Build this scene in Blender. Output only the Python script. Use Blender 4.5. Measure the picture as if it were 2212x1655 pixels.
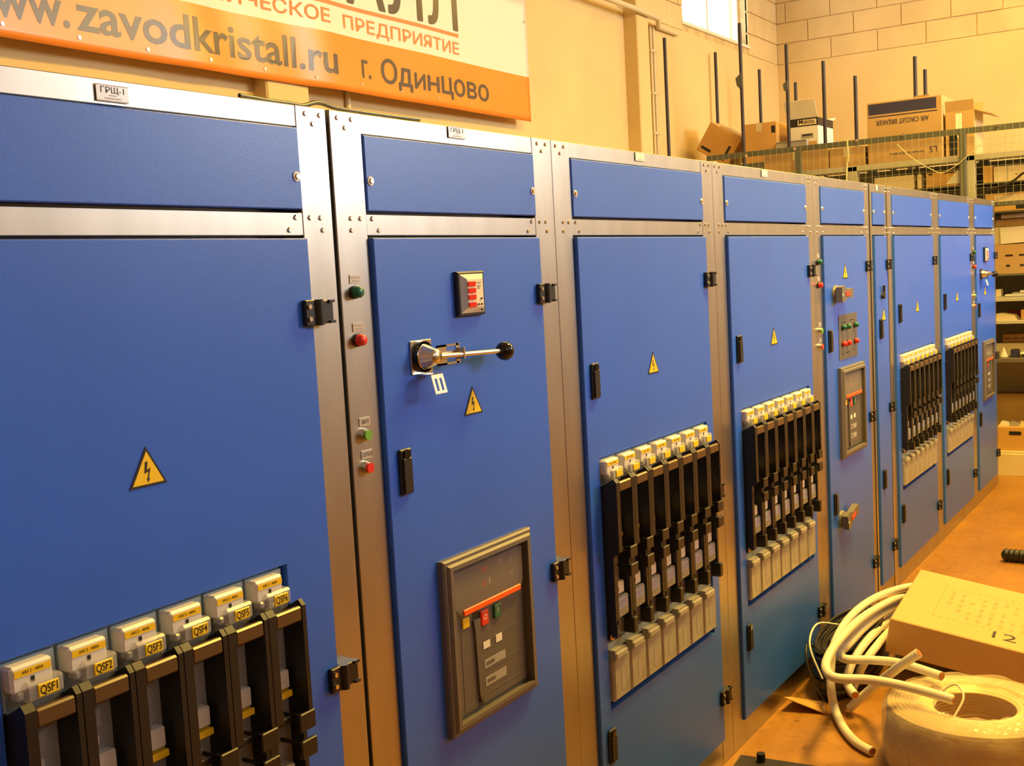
import bpy, bmesh, math, random
from mathutils import Vector, Matrix
random.seed(7)
for o in list(bpy.data.objects): bpy.data.objects.remove(o)
S = bpy.context.scene
COL = S.collection

# ------------------------------------------------------------------ camera
W, H_ = 2212, 1655
F = 2478.9
YAW, PIT, ROLL = math.radians(32.62), math.radians(5.39), math.radians(-3.14)
CAM = Vector((-1.6304, -1.408, 1.614))
fw = Vector((math.cos(YAW)*math.cos(PIT), math.sin(YAW)*math.cos(PIT), -math.sin(PIT)))
_r = fw.cross(Vector((0, 0, 1))).normalized(); _u = _r.cross(fw)
rt = _r*math.cos(ROLL)+_u*math.sin(ROLL); up = -_r*math.sin(ROLL)+_u*math.cos(ROLL)
cd = bpy.data.cameras.new('camera'); cam = bpy.data.objects.new('camera', cd); COL.objects.link(cam)
cd.sensor_fit = 'HORIZONTAL'; cd.sensor_width = 36.0; cd.lens = F/W*36.0; cd.clip_start = 0.05; cd.clip_end = 200
M = Matrix((rt, up, -fw)).transposed().to_4x4(); M.translation = CAM
cam.matrix_world = M
S.camera = cam

def pt(px, py, X=None, Y=None, Z=None):
    """world point on the plane X=, Y= or Z= seen at a photo pixel"""
    d = fw + rt*((px-W/2)/F) - up*((py-H_/2)/F)
    t = (X-CAM.x)/d.x if X is not None else (Y-CAM.y)/d.y if Y is not None else (Z-CAM.z)/d.z
    return CAM + d*t

# ------------------------------------------------------------------ world, exposure, lights
YW, XW, YR, XB, ZC = 2.78, 10.5, -6.2, -5.0, 5.2       # room: long wall, far wall, opposite wall, rear wall, ceiling
w = bpy.data.worlds.new('daylight'); S.world = w; w.use_nodes = True
bg = w.node_tree.nodes['Background']; bg.inputs[0].default_value = (0.93, 0.97, 1.0, 1); bg.inputs[1].default_value = 5.0
S.view_settings.view_transform = 'Standard'; S.view_settings.look = 'None'
S.view_settings.gamma = 1.0; S.view_settings.use_curve_mapping = False
S.view_settings.exposure = -0.1

def area(name, loc, target, sx, sy, power, color):
    l = bpy.data.lights.new(name, 'AREA'); l.shape = 'RECTANGLE'; l.size = sx; l.size_y = sy
    l.energy = power; l.color = color
    o = bpy.data.objects.new(name, l); COL.objects.link(o); o.location = loc
    o.rotation_euler = (Vector(target)-Vector(loc)).to_track_quat('-Z', 'Y').to_euler()
    return o
# daylight entering by the high window of the opposite wall, the one mirrored in the steel posts
WINS = [(-3.4, -1.6), (0.6, 2.4), (5.6, 8.6)]
area('window_right_offscreen', (7.1, YR-0.05, 3.9), (7.1, 0, 2.3), 3.0, 1.7, 375, (0.92, 0.97, 1.0))
# warm lamps under the ceiling
LAMPS = [(6.2, -1.5, 4.3, 290), (2.7, -1.0, 4.3, 340), (-2.4, -1.5, 4.3, 0), (8.8, 0.4, 4.7, 76), (4.6, 1.3, 4.7, 0), (1.2, 1.2, 4.7, 0)]
WARM = (1.0, 0.62, 0.10)
for x, y, z, p in LAMPS:
    if p: area('ceiling_lamp_offscreen', (x, y, z-0.03), (x, y, 0), 1.2, 0.5, p, WARM)      # lamps with 0 are switched off

# ------------------------------------------------------------------ materials
MATS = {}
def mat(name, col, rough=0.5, metal=0.0, bump=None, vary=0.0, vscale=6.0, stretch=(1, 1, 1), col2=None, spec=0.5, alpha=1.0, trans=0.0, emit=None, aniso=0.0):
    if name in MATS: return MATS[name]
    m = bpy.data.materials.new(name); m.use_nodes = True
    nt = m.node_tree; b = nt.nodes['Principled BSDF']
    b.inputs['Base Color'].default_value = (*col, 1); b.inputs['Roughness'].default_value = rough
    b.inputs['Metallic'].default_value = metal; b.inputs['Specular IOR Level'].default_value = spec
    if aniso: b.inputs['Anisotropic'].default_value = aniso
    if trans: b.inputs['Transmission Weight'].default_value = trans
    if alpha < 1: b.inputs['Alpha'].default_value = alpha
    if emit:
        b.inputs['Emission Color'].default_value = (*emit[0], 1); b.inputs['Emission Strength'].default_value = emit[1]
    tc = nt.nodes.new('ShaderNodeTexCoord'); mp = nt.nodes.new('ShaderNodeMapping'); mp.inputs['Scale'].default_value = stretch
    nt.links.new(tc.outputs['Object'], mp.inputs[0])
    if vary or col2:
        n = nt.nodes.new('ShaderNodeTexNoise'); n.inputs['Scale'].default_value = vscale; n.inputs['Detail'].default_value = 5
        nt.links.new(mp.outputs[0], n.inputs['Vector'])
        mx = nt.nodes.new('ShaderNodeMix'); mx.data_type = 'RGBA'
        c2 = col2 or tuple(c*(1-vary) for c in col)
        mx.inputs[6].default_value = (*col, 1); mx.inputs[7].default_value = (*c2, 1)
        rp = nt.nodes.new('ShaderNodeValToRGB'); rp.color_ramp.elements[0].position = 0.35; rp.color_ramp.elements[1].position = 0.7
        nt.links.new(n.outputs[0], rp.inputs[0]); nt.links.new(rp.outputs[0], mx.inputs[0]); nt.links.new(mx.outputs[2], b.inputs['Base Color'])
    if bump:
        n2 = nt.nodes.new('ShaderNodeTexNoise'); n2.inputs['Scale'].default_value = bump[0]; n2.inputs['Detail'].default_value = 3
        nt.links.new(mp.outputs[0], n2.inputs['Vector'])
        bp = nt.nodes.new('ShaderNodeBump'); bp.inputs['Strength'].default_value = bump[1]; bp.inputs['Distance'].default_value = bump[2] if len(bump) > 2 else 0.002
        nt.links.new(n2.outputs[0], bp.inputs['Height']); nt.links.new(bp.outputs[0], b.inputs['Normal'])
    MATS[name] = m
    return m

BLUE = mat('blue powder coat', (0.032, 0.138, 0.76), 0.35, bump=(420, 0.25, 0.0006), vary=0.08, vscale=3)
STEEL = mat('galvanized steel', (0.52, 0.50, 0.46), 0.34, 1.0, bump=(40, 0.06, 0.001), vary=0.14, vscale=14, stretch=(1, 1, 0.25))
STEEL_D = mat('bright zinc', (0.75, 0.72, 0.66), 0.22, 1.0)
BLACK = mat('black plastic', (0.012, 0.011, 0.012), 0.38, bump=(300, 0.15, 0.0005))
BLACKG = mat('glossy black', (0.008, 0.008, 0.009), 0.08)
DARK = mat('dark interior', (0.012, 0.011, 0.011), 0.8)
WHITE = mat('white plastic', (0.72, 0.70, 0.66), 0.35)
GREYP = mat('grey plastic', (0.36, 0.35, 0.35), 0.45)
GREYBL = mat('pale grey blue plastic', (0.36, 0.44, 0.46), 0.4)
YEL = mat('yellow label', (0.90, 0.60, 0.02), 0.4)
INK = mat('black ink', (0.012, 0.011, 0.012), 0.5)
BROWN = mat('brown grey moulding', (0.145, 0.130, 0.117), 0.42)
BROWN2 = mat('brown grey face', (0.112, 0.102, 0.093), 0.5, bump=(200, 0.1, 0.0005))
HANDLE_F = mat('brown handle bar', (0.11, 0.062, 0.028), 0.3)
RED = mat('red plastic', (0.72, 0.035, 0.025), 0.28)
ORANGE = mat('orange red strip', (0.95, 0.12, 0.02), 0.35)
GREEN = mat('dark green plastic', (0.01, 0.13, 0.08), 0.25)
GREEN2 = mat('light green plastic', (0.16, 0.42, 0.06), 0.3)
CREAM = mat('cream face', (0.80, 0.72, 0.52), 0.35)
DISPLAY = mat('red display', (0.70, 0.03, 0.025), 0.15)
LABELBLUE = mat('blue label', (0.12, 0.20, 0.60), 0.35)
CLEAR = mat('clear polycarbonate', (0.75, 0.72, 0.70), 0.12, alpha=0.33)
CLEARD = mat('smoky polycarbonate', (0.30, 0.28, 0.26), 0.12, alpha=0.38)
COVER = mat('milky terminal cover', (0.47, 0.45, 0.42), 0.22, alpha=0.8, vary=0.25, vscale=20)
PAPER = mat('white paper', (0.80, 0.78, 0.72), 0.6)
PLATE = mat('engraved plate', (0.56, 0.52, 0.50), 0.3, 0.3)
BRASS = mat('brass bolt', (0.75, 0.50, 0.30), 0.3, 1.0)
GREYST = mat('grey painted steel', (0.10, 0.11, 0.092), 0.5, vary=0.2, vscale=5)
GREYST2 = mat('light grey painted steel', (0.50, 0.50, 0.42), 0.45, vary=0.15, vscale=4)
POLE = mat('dark steel pole', (0.045, 0.035, 0.045), 0.45, 0.4, vary=0.3, vscale=8)
CARD = mat('cardboard', (0.50, 0.33, 0.15), 0.8, vary=0.14, vscale=4, bump=(60, 0.1, 0.001))
CARD_D = mat('dark cardboard', (0.38, 0.24, 0.10), 0.8, vary=0.2, vscale=4)
CARD_L = mat('pale cardboard', (0.72, 0.62, 0.42), 0.75, vary=0.1, vscale=4)
CARD_O = mat('orange cardboard', (0.62, 0.36, 0.11), 0.75, vary=0.12, vscale=4)
CARD_Y = mat('yellow cardboard', (0.58, 0.38, 0.17), 0.75, vary=0.08, vscale=5)
NAVY = mat('navy print', (0.03, 0.03, 0.10), 0.6)
ORINK = mat('orange print', (0.72, 0.23, 0.08), 0.6)
VINYL_W = mat('white vinyl', (0.74, 0.71, 0.65), 0.38)
VINYL_O = mat('orange vinyl', (0.86, 0.27, 0.035), 0.30, vary=0.10, vscale=2)
VINYL_INK = mat('dark vinyl lettering', (0.085, 0.065, 0.055), 0.3)
WALLM = mat('yellow painted plaster', (0.73, 0.545, 0.25), 0.75, vary=0.14, vscale=1.1, bump=(25, 0.25, 0.004))
WALLB = mat('yellow painted block', (0.73, 0.545, 0.26), 0.8, vary=0.16, vscale=2.5, bump=(45, 0.4, 0.004))
MORTAR = mat('mortar', (0.68, 0.505, 0.235), 0.9, vary=0.3, vscale=9)
PARTM = mat('brown shade wall', (0.30, 0.215, 0.12), 0.7, vary=0.25, vscale=2)
CEILM = mat('ceiling paint', (0.72, 0.64, 0.48), 0.9)
PIPEM = mat('painted conduit', (0.66, 0.56, 0.34), 0.5)
CABLE_W = mat('white cable sheath', (0.76, 0.73, 0.67), 0.4)
CABLE_CU = mat('copper strand', (0.62, 0.28, 0.14), 0.4, 0.7, bump=(300, 0.6, 0.003))
CABLE_B = mat('black cable', (0.022, 0.018, 0.016), 0.35)
COILW = mat('cream wire', (0.74, 0.56, 0.29), 0.4, vary=0.15, vscale=8)
FILM = mat('clear film', (0.80, 0.68, 0.48), 0.12, alpha=0.36, bump=(14, 0.9, 0.014), vary=0.2, vscale=9)
GLASSW = mat('window glass', (1, 1, 1), 0.02, alpha=0.06)
FRAMEW = mat('window frame paint', (0.80, 0.74, 0.60), 0.5)
WIRE = mat('wire', (0.36, 0.35, 0.24), 0.5)
ENAMEL = mat('white enamel', (0.8, 0.8, 0.78), 0.4)
TWINE = mat('twine', (0.62, 0.55, 0.30), 0.8)

def floor_mat():
    m = mat('worn ochre floor', (0.40, 0.215, 0.065), 0.42)
    nt = m.node_tree; b = nt.nodes['Principled BSDF']; L = nt.links
    tc = nt.nodes.new('ShaderNodeTexCoord')
    n = nt.nodes.new('ShaderNodeTexNoise'); n.inputs['Scale'].default_value = 1.6; n.inputs['Detail'].default_value = 8; n.inputs['Roughness'].default_value = 0.65
    L.new(tc.outputs['Object'], n.inputs['Vector'])
    r = nt.nodes.new('ShaderNodeValToRGB'); e = r.color_ramp.elements
    e[0].position = 0.33; e[0].color = (0.25, 0.110, 0.022, 1); e[1].position = 0.66; e[1].color = (0.42, 0.20, 0.036, 1)
    L.new(n.outputs[0], r.inputs[0])
    n2 = nt.nodes.new('ShaderNodeTexNoise'); n2.inputs['Scale'].default_value = 28; n2.inputs['Detail'].default_value = 6
    L.new(tc.outputs['Object'], n2.inputs['Vector'])
    r2 = nt.nodes.new('ShaderNodeValToRGB'); r2.color_ramp.elements[0].position = 0.30; r2.color_ramp.elements[0].color = (0.45, 0.4, 0.35, 1)
    r2.color_ramp.elements[1].position = 0.42; r2.color_ramp.elements[1].color = (1, 1, 1, 1)
    L.new(n2.outputs[0], r2.inputs[0])
    mx = nt.nodes.new('ShaderNodeMix'); mx.data_type = 'RGBA'; mx.blend_type = 'MULTIPLY'; mx.inputs[0].default_value = 0.6
    L.new(r.outputs[0], mx.inputs[6]); L.new(r2.outputs[0], mx.inputs[7])
    v = nt.nodes.new('ShaderNodeTexVoronoi'); v.feature = 'DISTANCE_TO_EDGE'; v.inputs['Scale'].default_value = 0.9
    dn = nt.nodes.new('ShaderNodeMix'); dn.data_type = 'VECTOR'; dn.inputs[0].default_value = 0.12
    L.new(tc.outputs['Object'], dn.inputs[4]); L.new(n2.outputs['Color'], dn.inputs[5]); L.new(dn.outputs[1], v.inputs['Vector'])
    r3 = nt.nodes.new('ShaderNodeValToRGB'); r3.color_ramp.elements[0].position = 0.0; r3.color_ramp.elements[0].color = (0.25, 0.2, 0.18, 1)
    r3.color_ramp.elements[1].position = 0.003; r3.color_ramp.elements[1].color = (1, 1, 1, 1)
    L.new(v.outputs['Distance'], r3.inputs[0])
    mx2 = nt.nodes.new('ShaderNodeMix'); mx2.data_type = 'RGBA'; mx2.blend_type = 'MULTIPLY'; mx2.inputs[0].default_value = 0.35
    L.new(mx.outputs[2], mx2.inputs[6]); L.new(r3.outputs[0], mx2.inputs[7]); L.new(mx2.outputs[2], b.inputs['Base Color'])
    bp = nt.nodes.new('ShaderNodeBump'); bp.inputs['Strength'].default_value = 0.25; bp.inputs['Distance'].default_value = 0.004
    L.new(n2.outputs[0], bp.inputs['Height']); L.new(bp.outputs[0], b.inputs['Normal'])
    return m
FLOOR = floor_mat()

# ------------------------------------------------------------------ mesh helpers
class MB:
    def __init__(s): s.v, s.f, s.m, s.s, s.mats = [], [], [], [], []
    def mi(s, m):
        if m not in s.mats: s.mats.append(m)
        return s.mats.index(m)
    def add(s, vs, fs, m, smooth=False):
        b = len(s.v); k = s.mi(m); s.v += [tuple(x) for x in vs]
        for f in fs: s.f.append(tuple(i+b for i in f)); s.m.append(k); s.s.append(smooth)
        return s
    def box(s, x0, x1, y0, y1, z0, z1, m, ch=0.0):
        if x0 > x1: x0, x1 = x1, x0
        if y0 > y1: y0, y1 = y1, y0
        if z0 > z1: z0, z1 = z1, z0
        if ch <= 0:
            vs = [(x, y, z) for z in (z0, z1) for y in (y0, y1) for x in (x0, x1)]
            return s.add(vs, [(0, 2, 3, 1), (4, 5, 7, 6), (0, 1, 5, 4), (2, 6, 7, 3), (0, 4, 6, 2), (1, 3, 7, 5)], m)
        bm = bmesh.new(); r = bmesh.ops.create_cube(bm, size=1)
        for vv in bm.verts: vv.co = Vector(((x0+x1)/2+vv.co.x*(x1-x0), (y0+y1)/2+vv.co.y*(y1-y0), (z0+z1)/2+vv.co.z*(z1-z0)))
        bmesh.ops.bevel(bm, geom=bm.edges[:], offset=min(ch, (x1-x0)*.45, (y1-y0)*.45, (z1-z0)*.45), segments=1, affect='EDGES')
        return s.bm(bm, m)
    def bm(s, bm, m, smooth=False):
        bm.verts.index_update(); s.add([v.co[:] for v in bm.verts], [[v.index for v in f.verts] for f in bm.faces], m, smooth); bm.free(); return s
    def cyl(s, p0, p1, r0, m, r1=None, n=16, cap=True, smooth=True):
        p0, p1 = Vector(p0), Vector(p1); r1 = r0 if r1 is None else r1
        d = (p1-p0).normalized(); a = d.orthogonal().normalized(); b = d.cross(a)
        vs = []
        for p, r in ((p0, r0), (p1, r1)):
            for i in range(n):
                t = 2*math.pi*i/n; vs.append(p+a*(r*math.cos(t))+b*(r*math.sin(t)))
        s.add(vs, [(i, (i+1) % n, n+(i+1) % n, n+i) for i in range(n)], m, smooth)
        if cap: s.add(vs[:n], [tuple(range(n-1, -1, -1))], m); s.add(vs[n:], [tuple(range(n))], m)
        return s
    def sphere(s, c, r, m, nu=18, nv=10, sz=1.0):
        vs, fs = [], []
        for j in range(nv+1):
            t = math.pi*j/nv
            for i in range(nu):
                p = 2*math.pi*i/nu; vs.append((c[0]+r*math.sin(t)*math.cos(p), c[1]+r*math.sin(t)*math.sin(p), c[2]+sz*r*math.cos(t)))
        for j in range(nv):
            for i in range(nu): fs.append((j*nu+i, (j+1)*nu+i, (j+1)*nu+(i+1) % nu, j*nu+(i+1) % nu))
        return s.add(vs, fs, m, True)
    def prism(s, poly, y0, y1, m):
        """polygon in x,z extruded along y"""
        n = len(poly); vs = [(x, y0, z) for x, z in poly]+[(x, y1, z) for x, z in poly]
        a = sum(poly[i][0]*poly[(i+1) % n][1]-poly[(i+1) % n][0]*poly[i][1] for i in range(n))
        fs = [tuple(range(n)), tuple(range(2*n-1, n-1, -1))]+[(i, n+i, n+(i+1) % n, (i+1) % n) for i in range(n)]
        if (a > 0) != (y0 < y1): fs = [tuple(reversed(f)) for f in fs]
        return s.add(vs, fs, m)
    def tube(s, path, r, m, n=10, cap=None, taper=None):
        P = [Vector(p) for p in path]; vs, fs = [], []; k = len(P)
        a = None
        for i, p in enumerate(P):
            d = (P[min(i+1, k-1)]-P[max(i-1, 0)]).normalized()
            a = d.orthogonal().normalized() if a is None else (a-d*a.dot(d)).normalized()
            b = d.cross(a)
            for j in range(n):
                t = 2*math.pi*j/n; vs.append(p+a*(r*math.cos(t))+b*(r*math.sin(t)))
        for i in range(k-1):
            for j in range(n): fs.append((i*n+j, i*n+(j+1) % n, (i+1)*n+(j+1) % n, (i+1)*n+j))
        s.add(vs, fs, m, True)
        c = cap or m
        s.add(vs[:n], [tuple(range(n-1, -1, -1))], c); s.add(vs[-n:], [tuple(range(n))], c)
        return s
    def lathe(s, prof, c, m, n=48, axis='z'):
        vs, fs = [], []; k = len(prof)
        for i in range(n):
            t = 2*math.pi*i/n
            for r, h in prof:
                if axis == 'z': vs.append((c[0]+r*math.cos(t), c[1]+r*math.sin(t), c[2]+h))
                else: vs.append((c[0]+r*math.cos(t), c[1]+h, c[2]+r*math.sin(t)))
        for i in range(n):
            for j in range(k-1): fs.append((i*k+j, ((i+1) % n)*k+j, ((i+1) % n)*k+j+1, i*k+j+1))
        return s.add(vs, fs, m, True)
    def plate(s, x0, x1, z0, z1, yf, yb, m, hole=None, ch=0.002):
        """upright sheet facing -y with a chamfered rim and an optional cut-out"""
        R = lambda a, b, c, d, y: [(a, y, c), (b, y, c), (b, y, d), (a, y, d)]
        vs = R(x0, x1, z0, z1, yb)+R(x0, x1, z0, z1, yf+ch)+R(x0+ch, x1-ch, z0+ch, z1-ch, yf)
        fs = []
        for k in (0, 4):
            for i in range(4): fs.append((k+i, k+(i+1) % 4, k+4+(i+1) % 4, k+4+i))
        if hole:
            vs += R(*hole, yf)+R(*hole, yb)
            for i in range(4): fs.append((8+i, 8+(i+1) % 4, 12+(i+1) % 4, 12+i)); fs.append((12+i, 12+(i+1) % 4, 16+(i+1) % 4, 16+i)); fs.append((16+i, 16+(i+1) % 4, (i+1) % 4, i))
        else: fs += [(8, 9, 10, 11), (3, 2, 1, 0)]
        return s.add(vs, fs, m)
    def text(s, body, x0, z0, y, m, cap=None, width=None, bold=0.0, flip=False, face='-y'):
        vs, fs, w, h = glyphs(body, bold)
        sz = (cap/h) if cap else width/w; sx = (width/w) if width else sz
        out = []
        for a, b in vs:
            a, b = a*sx, b*sz
            if flip: a, b = -a, -b
            out.append((x0+a, y, z0+b))
        if face == '-x': out = [(y, x0-(p[0]-x0), p[2]) for p in out]
        return s.add(out, fs, m)
    def mesh(s, name):
        me = bpy.data.meshes.new(name); me.from_pydata(s.v, [], s.f)
        for m in s.mats: me.materials.append(m)
        me.polygons.foreach_set('material_index', s.m); me.polygons.foreach_set('use_smooth', s.s); me.update()
        return me
    def build(s, name, parent=None, loc=(0, 0, 0), rot=None):
        return put(name, s.mesh(name), parent, loc, rot)

_G = {}
def glyphs(body, bold=0.0):
    key = (body, bold)
    if key in _G: return _G[key]
    def one(t):
        c = bpy.data.curves.new('glyph', 'FONT'); c.body = t; c.offset = bold; c.resolution_u = 3; c.fill_mode = 'FRONT'
        o = bpy.data.objects.new('glyph', c); COL.objects.link(o); bpy.context.view_layer.update()
        me = bpy.data.meshes.new_from_object(o)
        vs = [(v.co.x, v.co.y) for v in me.vertices]; fs = [tuple(p.vertices) for p in me.polygons]
        bpy.data.objects.remove(o); bpy.data.curves.remove(c); bpy.data.meshes.remove(me)
        return vs, fs
    hv, _ = one('H'); h = max(v[1] for v in hv)
    vs, fs = one(body); x0 = min(v[0] for v in vs); x1 = max(v[0] for v in vs)
    fs2 = []
    for f in fs:
        a = sum(vs[f[i]][0]*vs[f[(i+1) % len(f)]][1]-vs[f[(i+1) % len(f)]][0]*vs[f[i]][1] for i in range(len(f)))
        fs2.append(f if a > 0 else tuple(reversed(f)))
    _G[key] = ([(a-x0, b) for a, b in vs], fs2, x1-x0, h)
    return _G[key]

def put(name, me, parent=None, loc=(0, 0, 0), rot=None):
    o = bpy.data.objects.new(name, me); COL.objects.link(o); o.parent = parent; o.location = loc
    if rot: o.rotation_euler = rot
    return o
def tag(o, label, cat, group=None):
    o['label'] = label; o['category'] = cat
    if group: o['group'] = group
    return o
def thing(name, label, cat, loc=(0, 0, 0), rot=None, group=None):
    o = bpy.data.objects.new(name, None); COL.objects.link(o); o.location = loc; o.empty_display_size = 0.1
    if rot: o.rotation_euler = rot
    return tag(o, label, cat, group)
def struct(o): o['kind'] = 'structure'; return o
def spline(P, n=8):
    P = [Vector(p) for p in P]; out = []
    for i in range(len(P)-1):
        a, b, c, d = P[max(i-1, 0)], P[i], P[i+1], P[min(i+2, len(P)-1)]
        for k in range(n):
            t = k/n; out.append(0.5*((2*b)+(c-a)*t+(2*a-5*b+4*c-d)*t*t+(3*b-a-3*c+d)*t**3))
    out.append(P[-1]); return out

# ------------------------------------------------------------------ room shell
fl = struct(MB().box(XB-.2, XW+.2, YR-.2, YW+.2, -0.12, 0, FLOOR).build('floor'))
struct(MB().box(XB-.2, XW+.2, YR-.2, YW+.2, ZC, ZC+.15, CEILM).build('ceiling'))
struct(MB().box(XB-.2, XB, YR, YW, 0, ZC, WALLM).build('wall_rear'))
# opposite wall with high windows
mb = MB(); WZ0, WZ1 = 3.05, 4.75
mb.box(XB, XW, YR-.2, YR, 0, WZ0, WALLM).box(XB, XW, YR-.2, YR, WZ1, ZC, WALLM)
xs = [XB]+[v for ab in WINS for v in ab]+[XW]
for i in range(0, len(xs), 2): mb.box(xs[i], xs[i+1], YR-.2, YR, WZ0, WZ1, WALLM)
struct(mb.build('wall_right'))
# unseen partition added behind the viewer to keep daylight off the lower doors
struct(MB().box(XB, 7.6, -2.28, -2.2, 0, 1.92, PARTM).build('shade_wall'))
# long wall behind the switchgear, with the window near the corner
wl, wr = pt(1474, 20, Y=YW).x, pt(1616, 60, Y=YW).x; wz = 3.765; wt = 4.85
ZB = 3.675                                                             # block courses start here
ROW, BL = 0.213, 0.476
mb = MB().box(XB, XW+.2, YW, YW+.2, 0, ZB, WALLM).box(XB, 6.75, YW, YW+.2, ZB, ZC, WALLM).box(6.75, wl, YW+.012, YW+.2, ZB, ZC, MORTAR).box(wr, XW, YW+.012, YW+.2, ZB, ZC, MORTAR)
mb.box(wl, wr, YW+.012, YW+.2, ZB, wz, MORTAR).box(wl, wr, YW+.012, YW+.2, wt, ZC, MORTAR)
wall_l = struct(mb.build('wall_left'))
def blocks(wall, along, a0, a1, face, rows, skip=None):
    for r in range(rows):
        z0 = ZB+r*ROW+.004; z1 = min(z0+ROW-.008, ZC)
        a = a0-(BL/2 if r % 2 else 0.0)
        while a < a1:
            s, e = max(a+.004, a0), min(a+BL-.004, a1)
            if e-s > .03:
                segs = [(s, e)]
                if skip and z1 > skip[2]+.01:
                    segs = [(p, q) for p, q in ((s, min(e, skip[0])), (max(s, skip[1]), e)) if q-p > .03]
                for p, q in segs:
                    j = random.uniform(-.003, .002)
                    m = MB()
                    if along == 'x': m.box(p, q, face+j, face+.03, z0, z1, WALLB, .004)
                    else: m.box(face+j, face+.03, p, q, z0, z1, WALLB, .004)
                    m.build('block', wall)
            a += BL
blocks(wall_l, 'x', 6.75, XW, YW, 6, (wl, wr, wz))
mb = MB().box(XW, XW+.2, YR, YW+.2, 0, ZB, WALLM).box(XW+.012, XW+.2, YR, YW+.2, ZB, ZC, MORTAR)
mb.box(XW, XW+.2, YR, -1.6, ZB, ZC, WALLM)
wall_f = struct(mb.build('wall_back'))
blocks(wall_f, 'y', -1.6, YW, XW, 6)
# pilasters of the long wall
for a, b, c in ((pt(545, 170, Y=YW).x, .095, pt(668, 185, Y=YW-.095).x), (pt(1349, 100, Y=YW).x, .12, pt(1403, 100, Y=YW-.12).x)):
    MB().box(a, c, YW-b, YW+.01, 0, ZC, WALLM, .01).build('pilaster', wall_l)
# window
w1 = struct(MB().box(wl, wr, YW+.10, YW+.15, wz, wz+.05, FRAMEW, .004).box(wl, wr, YW+.10, YW+.15, wt-.05, wt, FRAMEW, .004)
            .box(wl, wl+.04, YW+.10, YW+.15, wz+.05, wt-.05, FRAMEW).box(wr-.04, wr, YW+.10, YW+.15, wz+.05, wt-.05, FRAMEW)
            .box((wl+wr)/2-.02, (wl+wr)/2+.02, YW+.10, YW+.15, wz+.05, wt-.05, FRAMEW).build('window_1'))
for a, b in ((wl+.04, (wl+wr)/2-.02), ((wl+wr)/2+.02, wr-.04)): MB().box(a, b, YW+.12, YW+.126, wz+.05, wt-.05, GLASSW).build('pane', w1)
MB().box(wl-.03, wr+.03, YW-.012, YW+.10, wz-.03, wz, FRAMEW, .004).build('window_sill', w1)
for i, (a, b) in enumerate(WINS):
    ww = struct(MB().box(a, b, YR-.16, YR-.12, WZ0, WZ0+.06, FRAMEW).box(a, b, YR-.16, YR-.12, WZ1-.06, WZ1, FRAMEW).box((a+b)/2-.03, (a+b)/2+.03, YR-.16, YR-.12, WZ0+.06, WZ1-.06, FRAMEW).build('window_%d' % (i+2)))
# lamps
for i, (x, y, z, p) in enumerate(LAMPS):
    t = thing('ceiling_lamp', 'white enamel ceiling lamp hung on rods above '+('the far end of the aisle', 'the floor carton and coils', 'the near end of the aisle', 'the storage racks', 'the passage behind the middle cabinets', 'the passage behind the banner end')[i], 'lamp', (x, y, z), group='ceiling lamps')
    MB().prism([(-.62, 0), (.62, 0), (.62, .05), (.3, .09), (-.3, .09), (-.62, .05)], -.28, .28, ENAMEL).build('housing', t)
    for sx in (-.4, .4): MB().cyl((sx, 0, .085), (sx, 0, ZC-z), .006, GREYST, n=8).build('rod', t)
# conduits on the long wall
a = pt(757, 230, Y=YW-.03)
tag(MB().cyl((a.x, YW-.014, 0.0), (a.x, YW-.014, 2.9), .016, PIPEM, n=12).build('conduit'), 'thin painted conduit running down the wall behind the orange banner', 'conduit')
a = pt(1412, 100, Y=YW-.03)
c2 = thing('conduit', 'pair of thin vertical conduits clipped to the wall beside the pilaster', 'conduit', (a.x, YW, 0))
for dx in (-.02, .035): MB().cyl((dx, -.014, 0), (dx, -.014, 3.62), .011, PIPEM, n=10).build('pipe', c2)
for z in (1.9, 2.72, 3.05, 3.4): MB().box(-.04, .06, -.028, -.001, z, z+.02, PIPEM).build('clip', c2)
b0, b1 = pt(1335, 2, Y=YW-.17), pt(1428, 32, Y=YW-.06)
tag(MB().tube([(b0.x-1.2, YW-.15, b0.z), (b0.x+.3, YW-.15, b0.z), (b1.x-.25, YW-.145, b0.z-.005), (b1.x, YW-.03, b0.z-.02), (b1.x+.4, YW-.02, b0.z-.02)], .022, PIPEM).build('wall_pipe'), 'painted horizontal pipe crossing the top of the wall pilaster', 'pipe')

# ------------------------------------------------------------------ banner
BY = YW-.115
def bxz(px, py): p = pt(px, py, Y=BY); return p.x, p.z
BX1 = bxz(1147, 200)[0]; BZ0 = bxz(600, 175)[1]; BZ1 = BZ0+0.80; BX0 = -0.9
BZM = bxz(1000, 135)[1]
def wave(x, z):
    return BY - .012*math.sin(2.1*x+.4) - .010*math.sin(6.3*x+2.5*z) * math.exp(-((x-2.9)/1.0)**2) - .006*math.sin(13*x+4*z)*math.exp(-((x-2.7)/.6)**2)
mb = MB(); nx, nz = 140, 16
zs = [BZ0+(BZM-BZ0)*k/8 for k in range(9)]+[BZM+(BZ1-BZM)*k/8 for k in range(1, 9)]
for i in range(nx):
    for k in range(16):
        xa, xb = BX0+(BX1-BX0)*i/nx, BX0+(BX1-BX0)*(i+1)/nx
        za, zb = zs[k], zs[k+1]
        mb.add([(xa, wave(xa, za), za), (xb, wave(xb, za), za), (xb, wave(xb, zb), zb), (xa, wave(xa, zb), zb)], [(0, 1, 2, 3)], VINYL_O if k < 8 else VINYL_W, True)
bn = tag(mb.build('banner'), 'white and orange vinyl banner with dark lettering hung on the yellow wall', 'banner')
bm_ = bmesh.new(); bm_.from_mesh(bn.data); bmesh.ops.remove_doubles(bm_, verts=bm_.verts[:], dist=1e-5); bm_.to_mesh(bn.data); bm_.free()
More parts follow.
